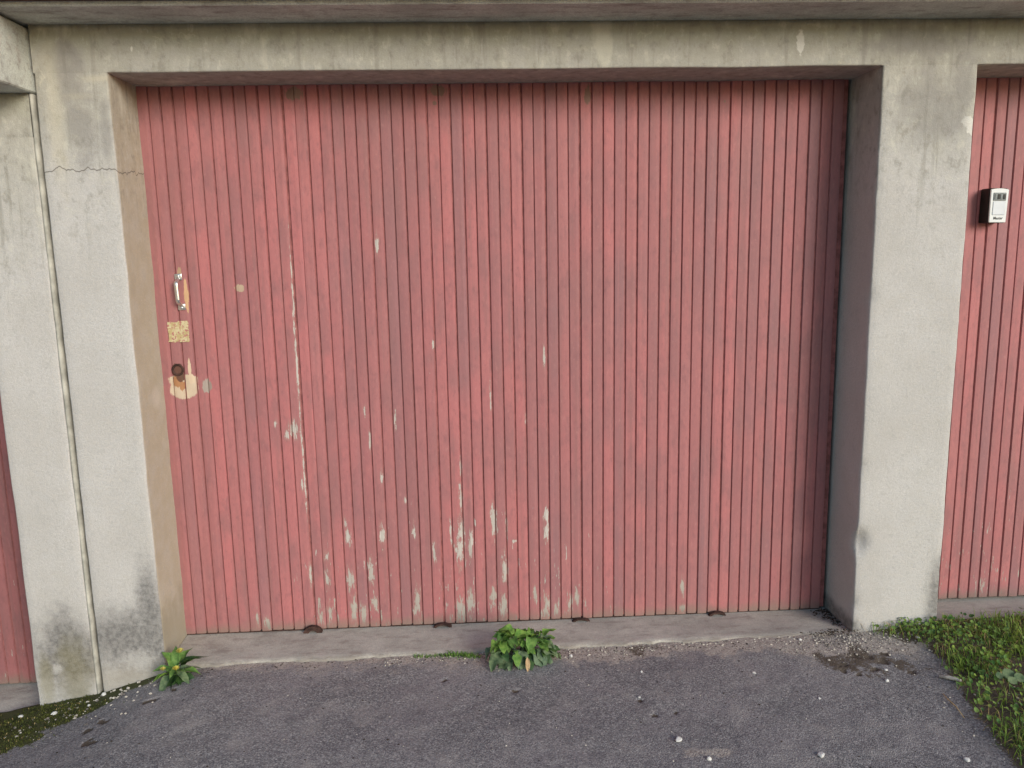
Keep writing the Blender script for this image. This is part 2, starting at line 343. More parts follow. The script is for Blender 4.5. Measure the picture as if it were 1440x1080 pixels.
def leafy(name, col, tip, rough=.55, trans=.25, sc=60):
    m = Mat(name, rough, .35)
    n = m.noise(sc, 3); c = m.mix(m.step(n, .3, .7), col, tip)
    c = m.mix(m.rand, c, m.mix(1.0, c, (1.25, 1.15, .8), 'MULTIPLY'))
    m.b.inputs['Subsurface Weight'].default_value = 0
    m.done(c, m.bump(n, .2, .002))
    tr = m.t.nodes.new('ShaderNodeBsdfTranslucent'); m.set(tr.inputs['Color'], c)
    mx = m.t.nodes.new('ShaderNodeMixShader'); mx.inputs[0].default_value = trans
    m.t.links.new(m.b.outputs[0], mx.inputs[1]); m.t.links.new(tr.outputs[0], mx.inputs[2])
    m.t.links.new(mx.outputs[0], m.t.nodes['Material Output'].inputs['Surface'])
    return m.m
M_leaf = leafy('fresh_leaf', (.085, .20, .045), (.20, .34, .090), .8)
M_leaf2 = leafy('grey_green_leaf', (.080, .140, .088), (.18, .25, .16), .85)
M_leaf3 = leafy('dark_leaf', (.022, .06, .020), (.055, .115, .035))
M_dry = leafy('dry_leaf', (.36, .26, .18), (.48, .36, .26), .8, .1)
M_petal = leafy('yellow_petal', (.52, .48, .10), (.66, .62, .20), .6, .15)
M_grass = leafy('grass_blade', (.09, .18, .028), (.24, .34, .075), .55, .25, 12)
M_clover = leafy('clover_leaf', (.06, .15, .04), (.19, .30, .09), .55, .2, 14)
M_straw = leafy('straw', (.26, .19, .09), (.40, .31, .17), .8, .1)
M_moss = leafy('moss_green', (.028, .038, .010), (.10, .115, .026), .9, .1, 30)
M_stone = plain('pale_stone', (.52, .47, .40), .9, .3, 90)
M_stone2 = plain('grey_stone', (.20, .175, .155), .9, .4, 90)
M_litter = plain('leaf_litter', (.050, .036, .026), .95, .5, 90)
M_white = plain('white_stone', (.66, .64, .60), .8, .06, 120)

# ------------------------------------------------------------------ ground
GX = np.array([-60, -1.6, -.8, -.55, -.41, -.216, -.10, -.012, .16, .65, 1.14, 1.64, 2.3, 2.45, 2.69, 3.4, 6, 60])
GZ = np.array([-.60, -.25, -.178, -.158, -.128, -.094, -.060, -.036, -.014, -.010, -.006, -.002, .009, .013, .035, .05, .06, .20])
def ground_z(x, y):
    x = np.asarray(x, float); y = np.asarray(y, float)
    base = np.interp(x, GX, GZ)
    far = np.interp(x, [-60, -1.6, -.5, 0., .8, 2.4, 3.4, 60], [-.6, -.23, -.10, -.045, -.022, .0, .02, .15])
    t = sstep(0., 1., -y/.9)
    z = base*(1-t) + far*t + .012*np.clip(y, -3, 0)
    z = z + .006*fbm(x, y, 3.2, 3, 1)*sstep(0, .15, -y) 
    return z
def grow(a, b, step, lo, hi):
    c = list(np.arange(a, b+step/2, step)); s = step
    while c[-1] < hi: s *= 1.35; c.append(c[-1]+s)
    s = step; pre = []
    v = a
    while v > lo: s *= 1.35; v -= s; pre.append(v)
    return np.array(pre[::-1]+c)
gx = grow(-.95, 3.55, .0062, -70, 70); gy = grow(-1.05, .022, .0062, -70, 70)
X, Y = np.meshgrid(gx, gy); Z = ground_z(X, Y)
near = sstep(3.5, 1.5, np.abs(X-1.3)-1.2)*sstep(-3, -1, Y)
Z += near*(.0009*fbm(X, Y, 70, 2, 2) + .0026*fbm(X, Y, 18, 2, 3))
# potholes / lost aggregate in the asphalt
PITS = [(-.12, -.22, .022), (-.155, -.255, .020), (.00, -.175, .014), (.03, -.165, .014), (-.10, -.33, .026), (.07, -.12, .012), (1.665, -.405, .012), (1.60, -.41, .011), (1.57, -.33, .009), (1.595, -.315, .009), (2.42, -.195, .020), (2.36, -.235, .016), (2.34, -.155, .014), (2.28, -.20, .014), (2.44, -.15, .016), (2.30, -.26, .012), (.955, -.155, .012), (1.19, -.24, .014), (2.47, -.27, .014), (2.26, -.235, .010), (2.38, -.17, .014)]
pit = np.zeros_like(X)
for (px, py, pr) in PITS:
    dd = np.hypot((X-px), (Y-py)*1.25)/pr + 1.5*fbm(X, Y, 75, 3, 5)
    pit = np.maximum(pit, sstep(1.1, .4, dd))
Z -= .0045*pit
Z = np.where(Y > .018, np.minimum(Z, np.interp(X, GX, GZ)-.05), Z)
Z = np.where(Y > .05, np.interp(X, GX, GZ)-.35, Z)
# ground cover masks
def right_edge(y):  return np.interp(-y, [-1, .0, .03, .13, .32, .46, .64, .8, 1.3, 60], [2.46, 2.46, 2.50, 2.60, 2.575, 2.54, 2.515, 2.50, 2.50, 2.5])
soil = sstep(-.06, .05, X-right_edge(Y)+.05*fbm(X, Y, 14, 3, 6))*sstep(-12, -4, Y)
left_y = np.interp(X, [-60, -1.2, -.42, -.30, -.2, -.1, 0., .06], [-.8, -.5, -.29, -.205, -.12, -.055, -.03, .05])
mossm = sstep(-.04, .04, Y-left_y+.06*fbm(X, Y, 16, 3, 7))*sstep(.05, -.03, X)*sstep(-4, -1, Y)
mossm = np.maximum(mossm, sstep(.95, .5, np.hypot((X+.36)/.16, (Y+.44)/.05)+.6*fbm(X, Y, 16, 3, 8)))
dw = .028+.045*sstep(.75, 1.0, X)+.02*sstep(1.0, 1.5, X)+.06*sstep(2.05, 2.25, X)-.05*sstep(1.9, 1.8, X)*sstep(1.6, 1.9, X)
dirt = np.maximum(sstep(dw+.03, dw-.02, -Y+.06*fbm(X, Y, 26, 4, 9))*.8, sstep(dw+.13, dw-.02, -Y+.10*fbm(X, Y, 12, 4, 19))*.5)*sstep(-.15, -.02, X)
dirt = np.maximum(dirt, .8*sstep(1.1, .4, np.hypot((X-2.2)/.14, (Y+.07)/.07)+.8*fbm(X, Y, 14, 3, 10)))
dirt = np.maximum(dirt, .66*sstep(1.1, .4, np.hypot((X-1.70)/.10, (Y+.60)/.03)+1.2*fbm(X, Y, 24, 3, 11)))
soil = np.maximum(soil, .9*pit)
brn = sstep(1.1, .3, np.hypot((X-2.36)/.20, (Y+.19)/.10)+1.3*fbm(X, Y, 20, 3, 12)); soil = np.maximum(soil, .62*brn)
soil = np.maximum(soil, .6*sstep(1.1, .4, np.hypot((X-1.60)/.09, (Y+.03)/.035)+1.2*fbm(X, Y, 26, 3, 13)))
ny, nx = X.shape
gme = bpy.data.meshes.new('asphalt_ground')
co = np.stack([X, Y, Z], -1).reshape(-1, 3).astype(np.float32)
idx = np.arange(nx*ny).reshape(ny, nx)
fc = np.stack([idx[:-1, :-1], idx[:-1, 1:], idx[1:, 1:], idx[1:, :-1]], -1).reshape(-1, 4)
gme.vertices.add(len(co)); gme.vertices.foreach_set('co', co.ravel())
gme.loops.add(fc.size); gme.loops.foreach_set('vertex_index', fc.ravel().astype(np.int32))
gme.polygons.add(len(fc)); gme.polygons.foreach_set('loop_start', np.arange(0, fc.size, 4, dtype=np.int32))
gme.polygons.foreach_set('use_smooth', np.ones(len(fc), dtype=bool))
gme.update(calc_edges=True)
ca = gme.color_attributes.new('ground_mix', 'FLOAT_COLOR', 'POINT')
ca.data.foreach_set('color', np.stack([dirt, soil, mossm, np.ones_like(dirt)], -1).reshape(-1).astype(np.float32))
gme.materials.append(M_asphalt)
tag(link(bpy.data.objects.new('asphalt_ground', gme)), 'worn grey asphalt apron in front of the garages', kind='structure')
gz = lambda x, y: float(ground_z(np.array([x]), np.array([y]))[0])

# ------------------------------------------------------------------ garage buildings
D, H, TOP = .2112, 1.928, 2.066           # reveal depth, opening height, underside of the eaves
def pier(name, x0, x1, z0, z1, mats, parent, lj=True, rj=True, seed=0, chip=None):
    """rendered pier: reveal - rounded arris - face - rounded arris - reveal, swept upwards with a hand-trowelled wobble"""
    R = .005; prof = []; mi = []
    yb = .36
    a = [(x0, y) for y in (yb, D+.02, D-.03, .12, .06, .02, R)] if lj else [(x0, yb), (x0, R)]
    prof += a; prof += [(x0+R*.3, R*.3)]
    nf = max(4, int((x1-x0)/.02))
    prof += [(x0+R+(x1-x0-2*R)*i/nf, 0.) for i in range(nf+1)]
    prof += [(x1-R*.3, R*.3)]
    prof += [(x1, y) for y in (R, .02, .06, .12, D-.03, D+.02, yb)] if rj else [(x1, R), (x1, yb)]
    nz = int((z1-z0)/.018); zs = np.linspace(z0, z1, nz+1)
    V = []; F = []; MI = []
    pr = np.array(prof); n = len(pr)
    for z in zs:
        wob = .0030*fbm(np.array([z]), np.array([seed]), 6, 3, seed)[0]
        wob2 = .0035*fbm(np.array([z]), np.array([seed+4.]), 9, 4, seed+3)[0]
        for i, (x, y) in enumerate(pr):
            dx = 0; dy = 0
            tR = sstep(x1-.03, x1, x); tL = sstep(x0+.03, x0, x)
            dx = float(tR*wob2 + tL*wob)
            if y <= R: dy = float(.0022*fbm(np.array([x]), np.array([z]), 5, 3, 21)[0])
            else: dy = 0; dx += float(.0015*fbm(np.array([y+3]), np.array([z]), 7, 2, 22)[0])
            if chip:
                for (cx, cz, cw, chh, cd) in chip:
                    q = math.hypot((x-cx)/cw, (z-cz)/chh) + (y/.03)
                    if q < 1: dy += cd*(1-q)**.6; dx += (.6*cd*(1-q)**.6)*(1 if cx < (x0+x1)/2 else -1)
            V.append((x+dx, y+dy, z))
    for k in range(nz):
        for i in range(n-1):
            F.append((k*n+i, k*n+i+1, (k+1)*n+i+1, (k+1)*n+i))
            y = .5*(pr[i][1]+pr[i+1][1]); xm = .5*(pr[i][0]+pr[i+1][0])
            MI.append(1 if (y > R and abs(xm-x1) < R*.4 and rj == 'buff') else 0)
    return mesh(name, V, F, mats, parent, True, MI)
def lintel(name, x0, x1, z0, z1, openings, mats, parent, zfoot=0):
    """rendered beam above the openings, rounded only where it is a free edge"""
    xs = np.unique(np.concatenate([np.arange(x0, x1, .03), [x1]] + [[a+.001, a+.006, b-.006, b-.001] for a, b in openings]))
    V = []; F = []; n = None
    for x in xs:
        fr = 0.
        for a, b in openings: fr = max(fr, float(sstep(a, a+.006, x)*sstep(b, b-.006, x)))
        R = .005*fr+.00005
        w = .0030*float(fbm(np.array([x]), np.array([1.]), 4, 3, 31)[0])*fr
        pr = [(.36, z0+w), (D+.01, z0+w), (.1, z0+w), (R, z0+w), (R*.3, z0+R*.3+w)] + [(0., z0+R+w+(z1-z0-R-w)*i/6) for i in range(7)] + [(.36, z1)]
        n = len(pr)
        for (y, z) in pr:
            dy = float(.0022*fbm(np.array([x]), np.array([z]), 5, 3, 21)[0]) if y <= R else 0
            V.append((x, y+dy, z))
    for k in range(len(xs)-1):
        for i in range(n-1): F.append((k*n+i, (k+1)*n+i, (k+1)*n+i+1, k*n+i+1))
    return mesh(name, V, F, mats, parent, True)
def slab_roof(x0, x1, zs, parent, depth=5.2, flip=False):
    """flat concrete roof slab: soffit, drip groove, fascia lip"""
    bm = bmesh.new(); box(bm, x0, x1, -.184, depth, zs, zs+.186, .004, 1)
    r = bm_obj('roof_slab', bm, M_soffit, parent)
    # soffit edge: dark drip groove board and fascia lip in front of it
    bm = bmesh.new(); box(bm, x0+.001, x1-.001, -.203, -.1843, zs+.012, zs+.17, .002, 1); bm_obj('drip_groove', bm, M_back, r)
    bm = bmesh.new(); box(bm, x0, x1, -.240, -.2035, zs+.014, zs+.188, .006, 2); bm_obj('fascia', bm, M_slab, r)
    return r

# --- planks: a few shared meshes
PITCH_P = .0397
def plank_mesh(name, w, h, seed, mat):
    r = random.Random(seed); b = .0022
    pr = [(-w/2, .014), (-w/2, .0045+r.uniform(0, .001)), (-w/2+b, .0006), (-w*.2, r.uniform(-.0004, .0004)), (w*.2, r.uniform(-.0004, .0004)), (w/2-b, .0006), (w/2, .0045+r.uniform(0, .001)), (w/2, .014)]
    zs = [0, h*.33, h*.66, h]; V = []; F = []; n = len(pr)
    for z in zs:
        j = r.uniform(-.0004, .0004)
        for (x, y) in pr: V.append((x+j, y, z))
    for k in range(3):
        for i in range(n-1): F.append((k*n+i, k*n+i+1, (k+1)*n+i+1, (k+1)*n+i))
    F.append(tuple(range(n-1, -1, -1))); F.append(tuple(range(3*n, 4*n)))
    me = bpy.data.meshes.new(name); me.from_pydata(V, [], F); me.materials.append(mat); me.update(); return me
def make_door(parent, x0, x1, z0, z1, seams, mat, label, xs0):
    """boards hung on a backing leaf; a wider joint at every panel seam"""
    bm = bmesh.new(); box(bm, x0-.05, x1+.002, D+.0062, D+.045, z0+.006, z1+.03)
    leaf = bm_obj('garage_door', bm, M_groove, parent); leaf['label'] = label
    ms = [plank_mesh('plank', PITCH_P-.0030, z1+.02-z0, s, mat) for s in range(5)]
    xs = []; x = xs0
    while x > x0-.03: xs.append(x); x -= PITCH_P
    x = xs0+PITCH_P
    xs2 = []
    cnt = 1
    while x < x1+.03: xs2.append(x); x += PITCH_P
    for bx in sorted(xs+xs2):
        cx = bx+PITCH_P/2
        if cx-PITCH_P/2 < x0-.035 or cx+PITCH_P/2 > x1+.002: continue
        o = bpy.data.objects.new('plank', random.choice(ms)); link(o, leaf)
        shift = 0
        for s in seams:
            if abs(bx-s) < .004: shift = .0022 if s < .5 else .0009
            if abs(bx+PITCH_P-s) < .004: shift = -.0009
        o.location = (cx+shift+random.uniform(-.0005, .0005), D+random.uniform(-.0009, .0009), z0+random.uniform(0, .003))
        o.rotation_euler = (0, random.uniform(-.0006, .0006), random.uniform(-.010, .010))
    return leaf

# --- main building (two bays in view)
main = empty('garage_building', (0, 0, 0))
tag(main, 'grey rendered concrete garage with wide faded red plank doors', 'garage')
x_j = -.217
pier('pier', x_j, 0., -.45, H, [M_wall, M_jamb], main, lj=False, rj='buff', seed=1)
pier('pier', 2.4, 2.707, -.35, H, [M_wall, M_jamb], main, seed=5, chip=[(2.4, .345, .034, .055, .026), (2.4, 1.2, .016, .03, .008), (2.4, .62, .014, .025, .008), (2.4, 1.55, .012, .02, .006), (2.4, .12, .014, .03, .008)])
pier('pier', 5.107, 5.414, -.35, H, [M_wall, M_jamb], main, seed=9)
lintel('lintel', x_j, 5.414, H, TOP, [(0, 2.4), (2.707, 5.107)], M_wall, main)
slab_roof(x_j-.12, 5.5, TOP, main)
bm = bmesh.new(); box(bm, x_j, x_j+.15, .36, 5.0, -.6, TOP-.001); box(bm, 5.264, 5.414, .36, 5.0, -.6, TOP-.001); box(bm, x_j+.15, 5.264, 4.85, 5.0, -.6, TOP-.001)
bm_obj('rear_wall', bm, M_wall, main)
SEAMS = [.4707, .4707+12*PITCH_P, .4707+25*PITCH_P, .4707+38*PITCH_P]
door = make_door(main, .0, 2.388, .004, H, SEAMS, M_plank, 'faded pink-red plank door with peeling paint and an old pull handle', .4707)
door_r = make_door(main, 2.70, 5.10, .022, H, [], M_plank_r, 'red plank door behind the small key safe', 2.8738)

# sill slabs
def sill(name, x0, x1, zl, zr, parent, seed):
    xs = np.linspace(x0, x1, 140); ys = [-.004, .0, .006, .03, .06, .09, .12, .15, .18, .21, .24, .30]; V = []; F = []
    for x in xs:
        t = (x-x0)/(x1-x0); zf = zl+(zr-zl)*t
        for i, y in enumerate(ys):
            e = .020*float(fbm(np.array([x]), np.array([0.]), 22, 4, seed)[0]) if i < 3 else 0
            z = zf*(1-y/.25) + .0*y + .004*float(fbm(np.array([x]), np.array([y]), 12, 3, seed+1)[0])*(1 if y < .17 else .2)
            if seed == 41: z = min(z, zf*(1-y/.25)+.003)
            if i == 0: z -= .12
            if i == 1: z -= .004
            V.append((x, y+e, z if y > -.002 else z))
    n = len(ys)
    for k in range(len(xs)-1):
        for i in range(n-1): F.append((k*n+i, (k+1)*n+i, (k+1)*n+i+1, k*n+i+1))
    return mesh(name, V, F, M_sill, parent, True)
sill('sill', .002, 2.398, -.008, .012, main, 41)
s2 = sill('sill', 2.709, 5.105, .0, .0, main, 44); s2.location.z = .014

# rusty half-moon floor guides under each panel seam
def half_moon(x, r, h, t, parent):
    V = []; F = []; n = 14
    for i in range(n+1):
        a = math.pi*i/n
        for rr in (r, r-t):
            for y in (0., .016): V.append((rr*math.cos(a), y, max(0, rr*math.sin(a)*h/r)))
    for i in range(n):
        b = i*4; c = b+4
        F += [(b, c, c+1, b+1), (b+2, b+3, c+3, c+2), (b, b+2, c+2, c), (b+1, c+1, c+3, b+3)]
    o = mesh('floor_guide', V, F, M_iron, parent); o.location = (x, D-.024, -.0015); return o
for sx, h in zip(SEAMS, (.026, .016, .013, .018)):
    half_moon(sx-.006, .034, h, .011 if h < .02 else .02, door)
# dark strip standing in for the shadow line in the gap under the door
bm = bmesh.new(); box(bm, -.02, 2.384, D+.003, D+.0058, -.004, .0035); bm_obj('gap_shade_strip', bm, M_iron, door)

# --- fittings on the main door
M_chrome = plain('worn_chrome', (.72, .71, .70), .28, .12, 50, metal=.9)
def pull_handle(x, z, parent):
    bm = bmesh.new()
    box(bm, -.0125, .0125, -.0035, 0, .040, .062, .0015); box(bm, -.0125, .0125, -.0035, 0, -.062, -.040, .0015)
    # bent grip: swept flat oval
    pts = []
    for i in range(17):
        t = i/16; zz = .047-.094*t; y = -.030*min(1, math.sin(math.pi*t)*2.2)-.002; pts.append((zz, y))
    rings = []
    for i, (zz, y) in enumerate(pts):
        a = pts[max(0, i-1)]; b = pts[min(16, i+1)]; tx = Vector((0, b[1]-a[1], b[0]-a[0])).normalized(); nrm = tx.cross(Vector((1, 0, 0)))
        rings.append([bm.verts.new(Vector((0, y, zz)) + Vector((1, 0, 0))*.0072*math.cos(2*math.pi*k/10) + nrm*.0042*math.sin(2*math.pi*k/10)) for k in range(10)])
    for i in range(16):
        for k in range(10): bm.faces.new((rings[i][k], rings[i][(k+1) % 10], rings[i+1][(k+1) % 10], rings[i+1][k]))
    bmesh.ops.recalc_face_normals(bm, faces=bm.faces[:])
    for zz in (.054, -.054):
        r = bmesh.ops.create_uvsphere(bm, u_segments=8, v_segments=5, radius=.0042)
        for v in r['verts']: v.co = Vector((v.co.x, v.co.y*.5-.0035, v.co.z+zz))
    o = bm_obj('pull_handle', bm, M_chrome, parent, True); o.location = (x, D-.0012, z); o.rotation_euler = (0, math.radians(-2), 0)
    o['label'] = 'worn chrome pull handle'; return o
pull_handle(.086, 1.255, door)
def sticker_mat():
    m = Mat('sticker_residue', .8, .2); n = m.noise(70, 5); n2 = m.noise(220, 4)
    c = m.mix(m.step(n, .35, .65), (.46, .37, .19), (.58, .51, .32)); c = m.mix(m.step(n2, .5, .7, 0, .7), c, (.34, .30, .12))
    c = m.mix(m.step(m.noise(110, 4, off=(5, 5, 5)), .52, .60), c, (.40, .17, .15))
    return m.done(c, m.bump(n2, .4, .001))
def ragged(name, w, h, seed, mat, parent, loc, t=.0008):
    r = random.Random(seed); pts = []
    for (ax, az, bx, bz) in ((-1, -1, 1, -1), (1, -1, 1, 1), (1, 1, -1, 1), (-1, 1, -1, -1)):
        for i in range(7):
            f = i/7; pts.append(((ax+(bx-ax)*f)*w/2+r.uniform(-1, 1)*.0028, (az+(bz-az)*f)*h/2+r.uniform(-1, 1)*.003))
    n = len(pts); V = [(a, 0, b) for a, b in pts]+[(a, t, b) for a, b in pts]; F = [tuple(range(n))]+[(i, (i+1) % n, n+(i+1) % n, n+i) for i in range(n)]
    o = mesh(name, V, F, mat, parent); o.location = loc; return o
ragged('sticker_remains', .070, .070, 3, sticker_mat(), door, (.068, D-.0024, 1.119))['label'] = 'torn yellowed sticker remains'
def lock_hole(x, z, parent):
    V = []; F = []; n = 20
    prof = [(.0215, .0), (.0200, -.003), (.0165, -.0032), (.0125, .001), (.0105, .010), (0.0, .0105)]
    for (rr, y) in prof:
        for k in range(n): V.append((rr*math.cos(2*math.pi*k/n), y, rr*math.sin(2*math.pi*k/n)))
    for j in range(len(prof)-1):
        for k in range(n): F.append((j*n+k, j*n+(k+1) % n, (j+1)*n+(k+1) % n, (j+1)*n+k))
    o = mesh('lock_socket', V, F, M_iron, parent, True); o.location = (x, D-.0006, z); o['label'] = 'rusted round lock socket'; return o
lock_hole(.0545, .986, door)

# --- lower garage on the left
low = empty('garage_building', (0, 0, 0))
tag(low, 'lower neighbouring garage with dull red plank door and mould at its pier foot', 'garage')
pier('pier', -.435, x_j-.0215, -.55, H-.185, [M_wall_l, M_jamb], low, rj=False, seed=13)
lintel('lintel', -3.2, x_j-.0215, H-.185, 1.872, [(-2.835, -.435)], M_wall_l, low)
pier('pier', -3.2, -2.835, -.75, H-.185, [M_wall_l, M_jamb], low, seed=15)
slab_roof(-3.3, x_j-.006, 1.872, low)
bm = bmesh.new(); box(bm, -.40, x_j-.0225, .36, 5.0, -.8, 1.871); box(bm, -3.2, -3.05, .36, 5.0, -.8, 1.871); box(bm, -3.05, -.40, 4.85, 5.0, -.8, 1.871)
bm_obj('rear_wall', bm, M_wall_l, low)
door_l = make_door(low, -2.80, -.437, -.163, H-.185, [], M_plank_l, 'dull red plank door with gouged boards', -.5396)
s3 = sill('sill', -2.83, -.437, .0, .0, low, 47); s3.location.z = -.168
# lichened mortar bead in the joint between the two garages
V = []; F = []; zs = np.linspace(-.4, 1.87, 130)
for z in zs:
    w = .0015*float(fbm(np.array([z]), np.array([0.]), 12, 3, 51)[0]); y0 = .0025+.003*float(fbm(np.array([z]), np.array([2.]), 9, 3, 52)[0])
    for (x, y) in ((x_j-.0215, .05), (x_j-.0215, y0), (x_j-.0175, y0-.002), (x_j-.0125+w, y0), (x_j-.0105+w, y0+.010), (x_j-.0105+w, .05)): V.append((x, y, z))
for k in range(len(zs)-1):
    for i in range(5): F.append((k*6+i, k*6+i+1, (k+1)*6+i+1, (k+1)*6+i))
mesh('joint_mortar', V, F, M_mortar, low, True)

# ------------------------------------------------------------------ key safe on the right door
ks = empty('key_safe', (2.912, D-.001, 1.495)); ks.scale = (.90, 1, 1); ks.rotation_euler = (0, math.radians(1.0), 0)
tag(ks, 'small black key safe with white front fixed to the red door beyond the pier', 'key safe')
bm = bmesh.new(); box(bm, -.036, .036, -.052, .0, -.059, .059, .005, 3); bm_obj('body', bm, M_dark, ks)
def face_plate(w0, w1, h, y0, y1, mat, name, parent, arch=.006):
    pts = [(-w0, -h), (w0, -h), (w1, h-arch)]
    for i in range(1, 8):
        a = i/8; pts.append((w1-2*w1*a, h-arch+arch*math.sin(math.pi*a)**.7))
    pts.append((-w1, h-arch)); n = len(pts)
    bm = bmesh.new(); vs = [bm.verts.new((x, y0, z)) for x, z in pts]; f = bm.faces.new(vs)
    r = bmesh.ops.extrude_face_region(bm, geom=[f])
    for v in [g for g in r['geom'] if isinstance(g, bmesh.types.BMVert)]: v.co.y = y1
    bmesh.ops.recalc_face_normals(bm, faces=bm.faces[:])
    bmesh.ops.bevel(bm, geom=bm.edges[:], offset=.0012, segments=2, affect='EDGES')
    return bm_obj(name, bm, mat, parent)
M_plate = plain('white_plastic', (.68, .70, .69), .4, .04, 30); M_plate2 = plain('pale_grey_plastic', (.60, .63, .66), .35, .04, 30)
M_grey = plain('grey_plastic', (.20, .215, .21), .5, .2, 160)
pl = face_plate(.033, .035, .0575, -.0405, -.047, M_plate, 'front_plate', ks, .004); pl.location.y = -.012
bm = bmesh.new(); box(bm, -.025, .025, -.0496, -.0472, .016, .043, .0015); bm_obj('dial_window', bm, M_grey, pl)
bm = bmesh.new(); box(bm, -.024, .024, -.0490, -.0472, -.032, .0135, .0015); bm_obj('shutter', bm, M_plate2, pl)
for k in range(4):
    bm = bmesh.new(); box(bm, -.021+.011*k, -.021+.009+.011*k, -.0512, -.0497, .021, .038, .001); bm_obj('dial_wheel', bm, M_dark if k % 2 else M_grey, pl)
fc_ = bpy.data.curves.new('maker_name', 'FONT'); fc_.body = 'Master'; fc_.size = .0135; fc_.extrude = .0003; fc_.align_x = 'CENTER'; fc_.shear = .2; fc_.offset = .0002
tmp = bpy.data.objects.new('maker_name_text', fc_); link(tmp)
dg = bpy.context.evaluated_depsgraph_get(); tme = bpy.data.meshes.new_from_object(tmp.evaluated_get(dg)); bpy.data.objects.remove(tmp)
tme.materials.clear(); tme.materials.append(M_dark); tme.name = 'maker_name'
to = link(bpy.data.objects.new('maker_name', tme), pl); to.rotation_euler = (math.pi/2, 0, 0); to.location = (0, -.0473, -.0475)

# ------------------------------------------------------------------ plants
def leaf_mesh(name, L, Wd, mat, seed, curl=.3, wavy=.1, point=1.0, lobes=0):
    r = random.Random(seed); V = []; F = []; n = 7; m = 4
    for i in range(n+1):
        t = i/n; w = Wd*(math.sin(math.pi*min(1, t**.75*1.0))**.8 if point <= 1 else math.sin(math.pi*t**.6)**1.1)+.0006
        if lobes: w *= 1-.35*abs(math.sin(lobes*math.pi*t))
        for j in range(m+1):
            s = j/m*2-1
            x = s*w/2*(1+r.uniform(-.06, .06)); y = L*t
            z = -curl*L*t*t + .22*abs(s)*w + wavy*w*math.sin(9*t+2.5*s+seed)*abs(s) + r.uniform(-.02, .02)*w
            V.append((x, y, z))
    for i in range(n):
        for j in range(m): F.append((i*(m+1)+j, i*(m+1)+j+1, (i+1)*(m+1)+j+1, (i+1)*(m+1)+j))
    me = bpy.data.meshes.new(name); me.from_pydata(V, [], F); me.materials.append(mat)
    me.polygons.foreach_set('use_smooth', np.ones(len(F), dtype=bool)); me.update(); return me
def put_leaf(me, parent, base, az, tilt, scale, roll=0, name='leaf'):
    o = bpy.data.objects.new(name, me); link(o, parent)
    o.rotation_euler = (Matrix.Rotation(az, 4, 'Z') @ Matrix.Rotation(tilt, 4, 'X') @ Matrix.Rotation(roll, 4, 'Y')).to_euler()
    o.location = base; o.scale = (scale,)*3; return o
def stalk(bm, p, q, r0, r1, bend=.0):
    p = Vector(p); q = Vector(q); prev = None; k = 5
    for i in range(5):
        t = i/4; c = p.lerp(q, t)+Vector((0, 0, bend*math.sin(math.pi*t))); r = r0+(r1-r0)*t
        ring = [bm.verts.new(c+Vector((math.cos(2*math.pi*a/k)*r, math.sin(2*math.pi*a/k)*r, 0))) for a in range(k)]
        if prev:
            for a in range(k): bm.faces.new((prev[a], prev[(a+1) % k], ring[(a+1) % k], ring[a]))
        prev = ring
# bushy broad-leaved weed
px, py = 1.205, -.062
bush = empty('weed_plant', (px, py, gz(px, py)))
tag(bush, 'bushy broad-leaved green weed growing at the sill crack', 'plant')
up_l = [leaf_mesh('leaf', .070, .050, M_leaf, s, .35, .22, 1, 3 if s % 2 else 0) for s in range(4)]
md_l = [leaf_mesh('leaf', .078, .056, M_leaf2, 10+s, .45, .25, 1, 3 if s % 2 else 0) for s in range(3)]
dk_l = [leaf_mesh('leaf', .070, .050, M_leaf3, 20+s, .4, .25) for s in range(2)]
bm = bmesh.new(); rr = random.Random(5); tips = []
for k in range(17):
    a = rr.uniform(0, 2*math.pi); R_ = rr.uniform(.015, .088); hh = .105*(1-(R_/.13)**2)*rr.uniform(.6, 1.05)+.012
    if math.cos(a) > .5: hh *= .75
    tip = (math.cos(a)*R_*1.15, math.sin(a)*R_*.55, hh); tips.append((tip, a)); stalk(bm, (tip[0]*.15, tip[1]*.15, -.004), tip, .0028, .0016, .01)
bm_obj('stem', bm, M_leaf2, bush, True)
for tip, a in tips:
    for j in range(3):
        hi = tip[2] > .058
        me = rr.choice(up_l if (hi and rr.random() < .85) else (md_l if rr.random() < .62 else dk_l))
        put_leaf(me, bush, tip, a-math.pi/2+rr.uniform(-1.1, 1.1), rr.uniform(-.35, .55) if hi else rr.uniform(-.6, .25), rr.uniform(.55, .95), rr.uniform(-.4, .4))
for k in range(13):      # skirt of grey-green lower leaves hanging to the front
    a = math.pi+math.pi*(k+.5)/13+rr.uniform(-.12, .12)
    put_leaf(rr.choice(md_l+[dk_l[0]]), bush, (math.cos(a)*.075, math.sin(a)*.03, rr.uniform(.028, .06)), a-math.pi/2, rr.uniform(-.75, -.25), rr.uniform(.65, .95), rr.uniform(-.3, .3))
put_leaf(up_l[0], bush, (-.008, -.055, .055), math.pi+.2, -.75, .62)
put_leaf(up_l[2], bush, (.075, -.01, .07), math.pi/2*3+.5, .25, .9); put_leaf(up_l[1], bush, (.085, .0, .085), math.pi*1.6, .6, .75)
put_leaf(leaf_mesh('leaf', .050, .015, M_dry, 3, .25, .3), bush, (.030, -.066, .045), math.pi, -1.15, 1.0)['label'] = 'dry tan leaf'
sg = random.Random(21)
for k in range(9):
    put_leaf(sg.choice(up_l), bush, (sg.uniform(-.015, .05), sg.uniform(-.03, .01), sg.uniform(.075, .11)), sg.uniform(0, 6.28), sg.uniform(-.3, .5), sg.uniform(.55, .85), sg.uniform(-.5, .5))
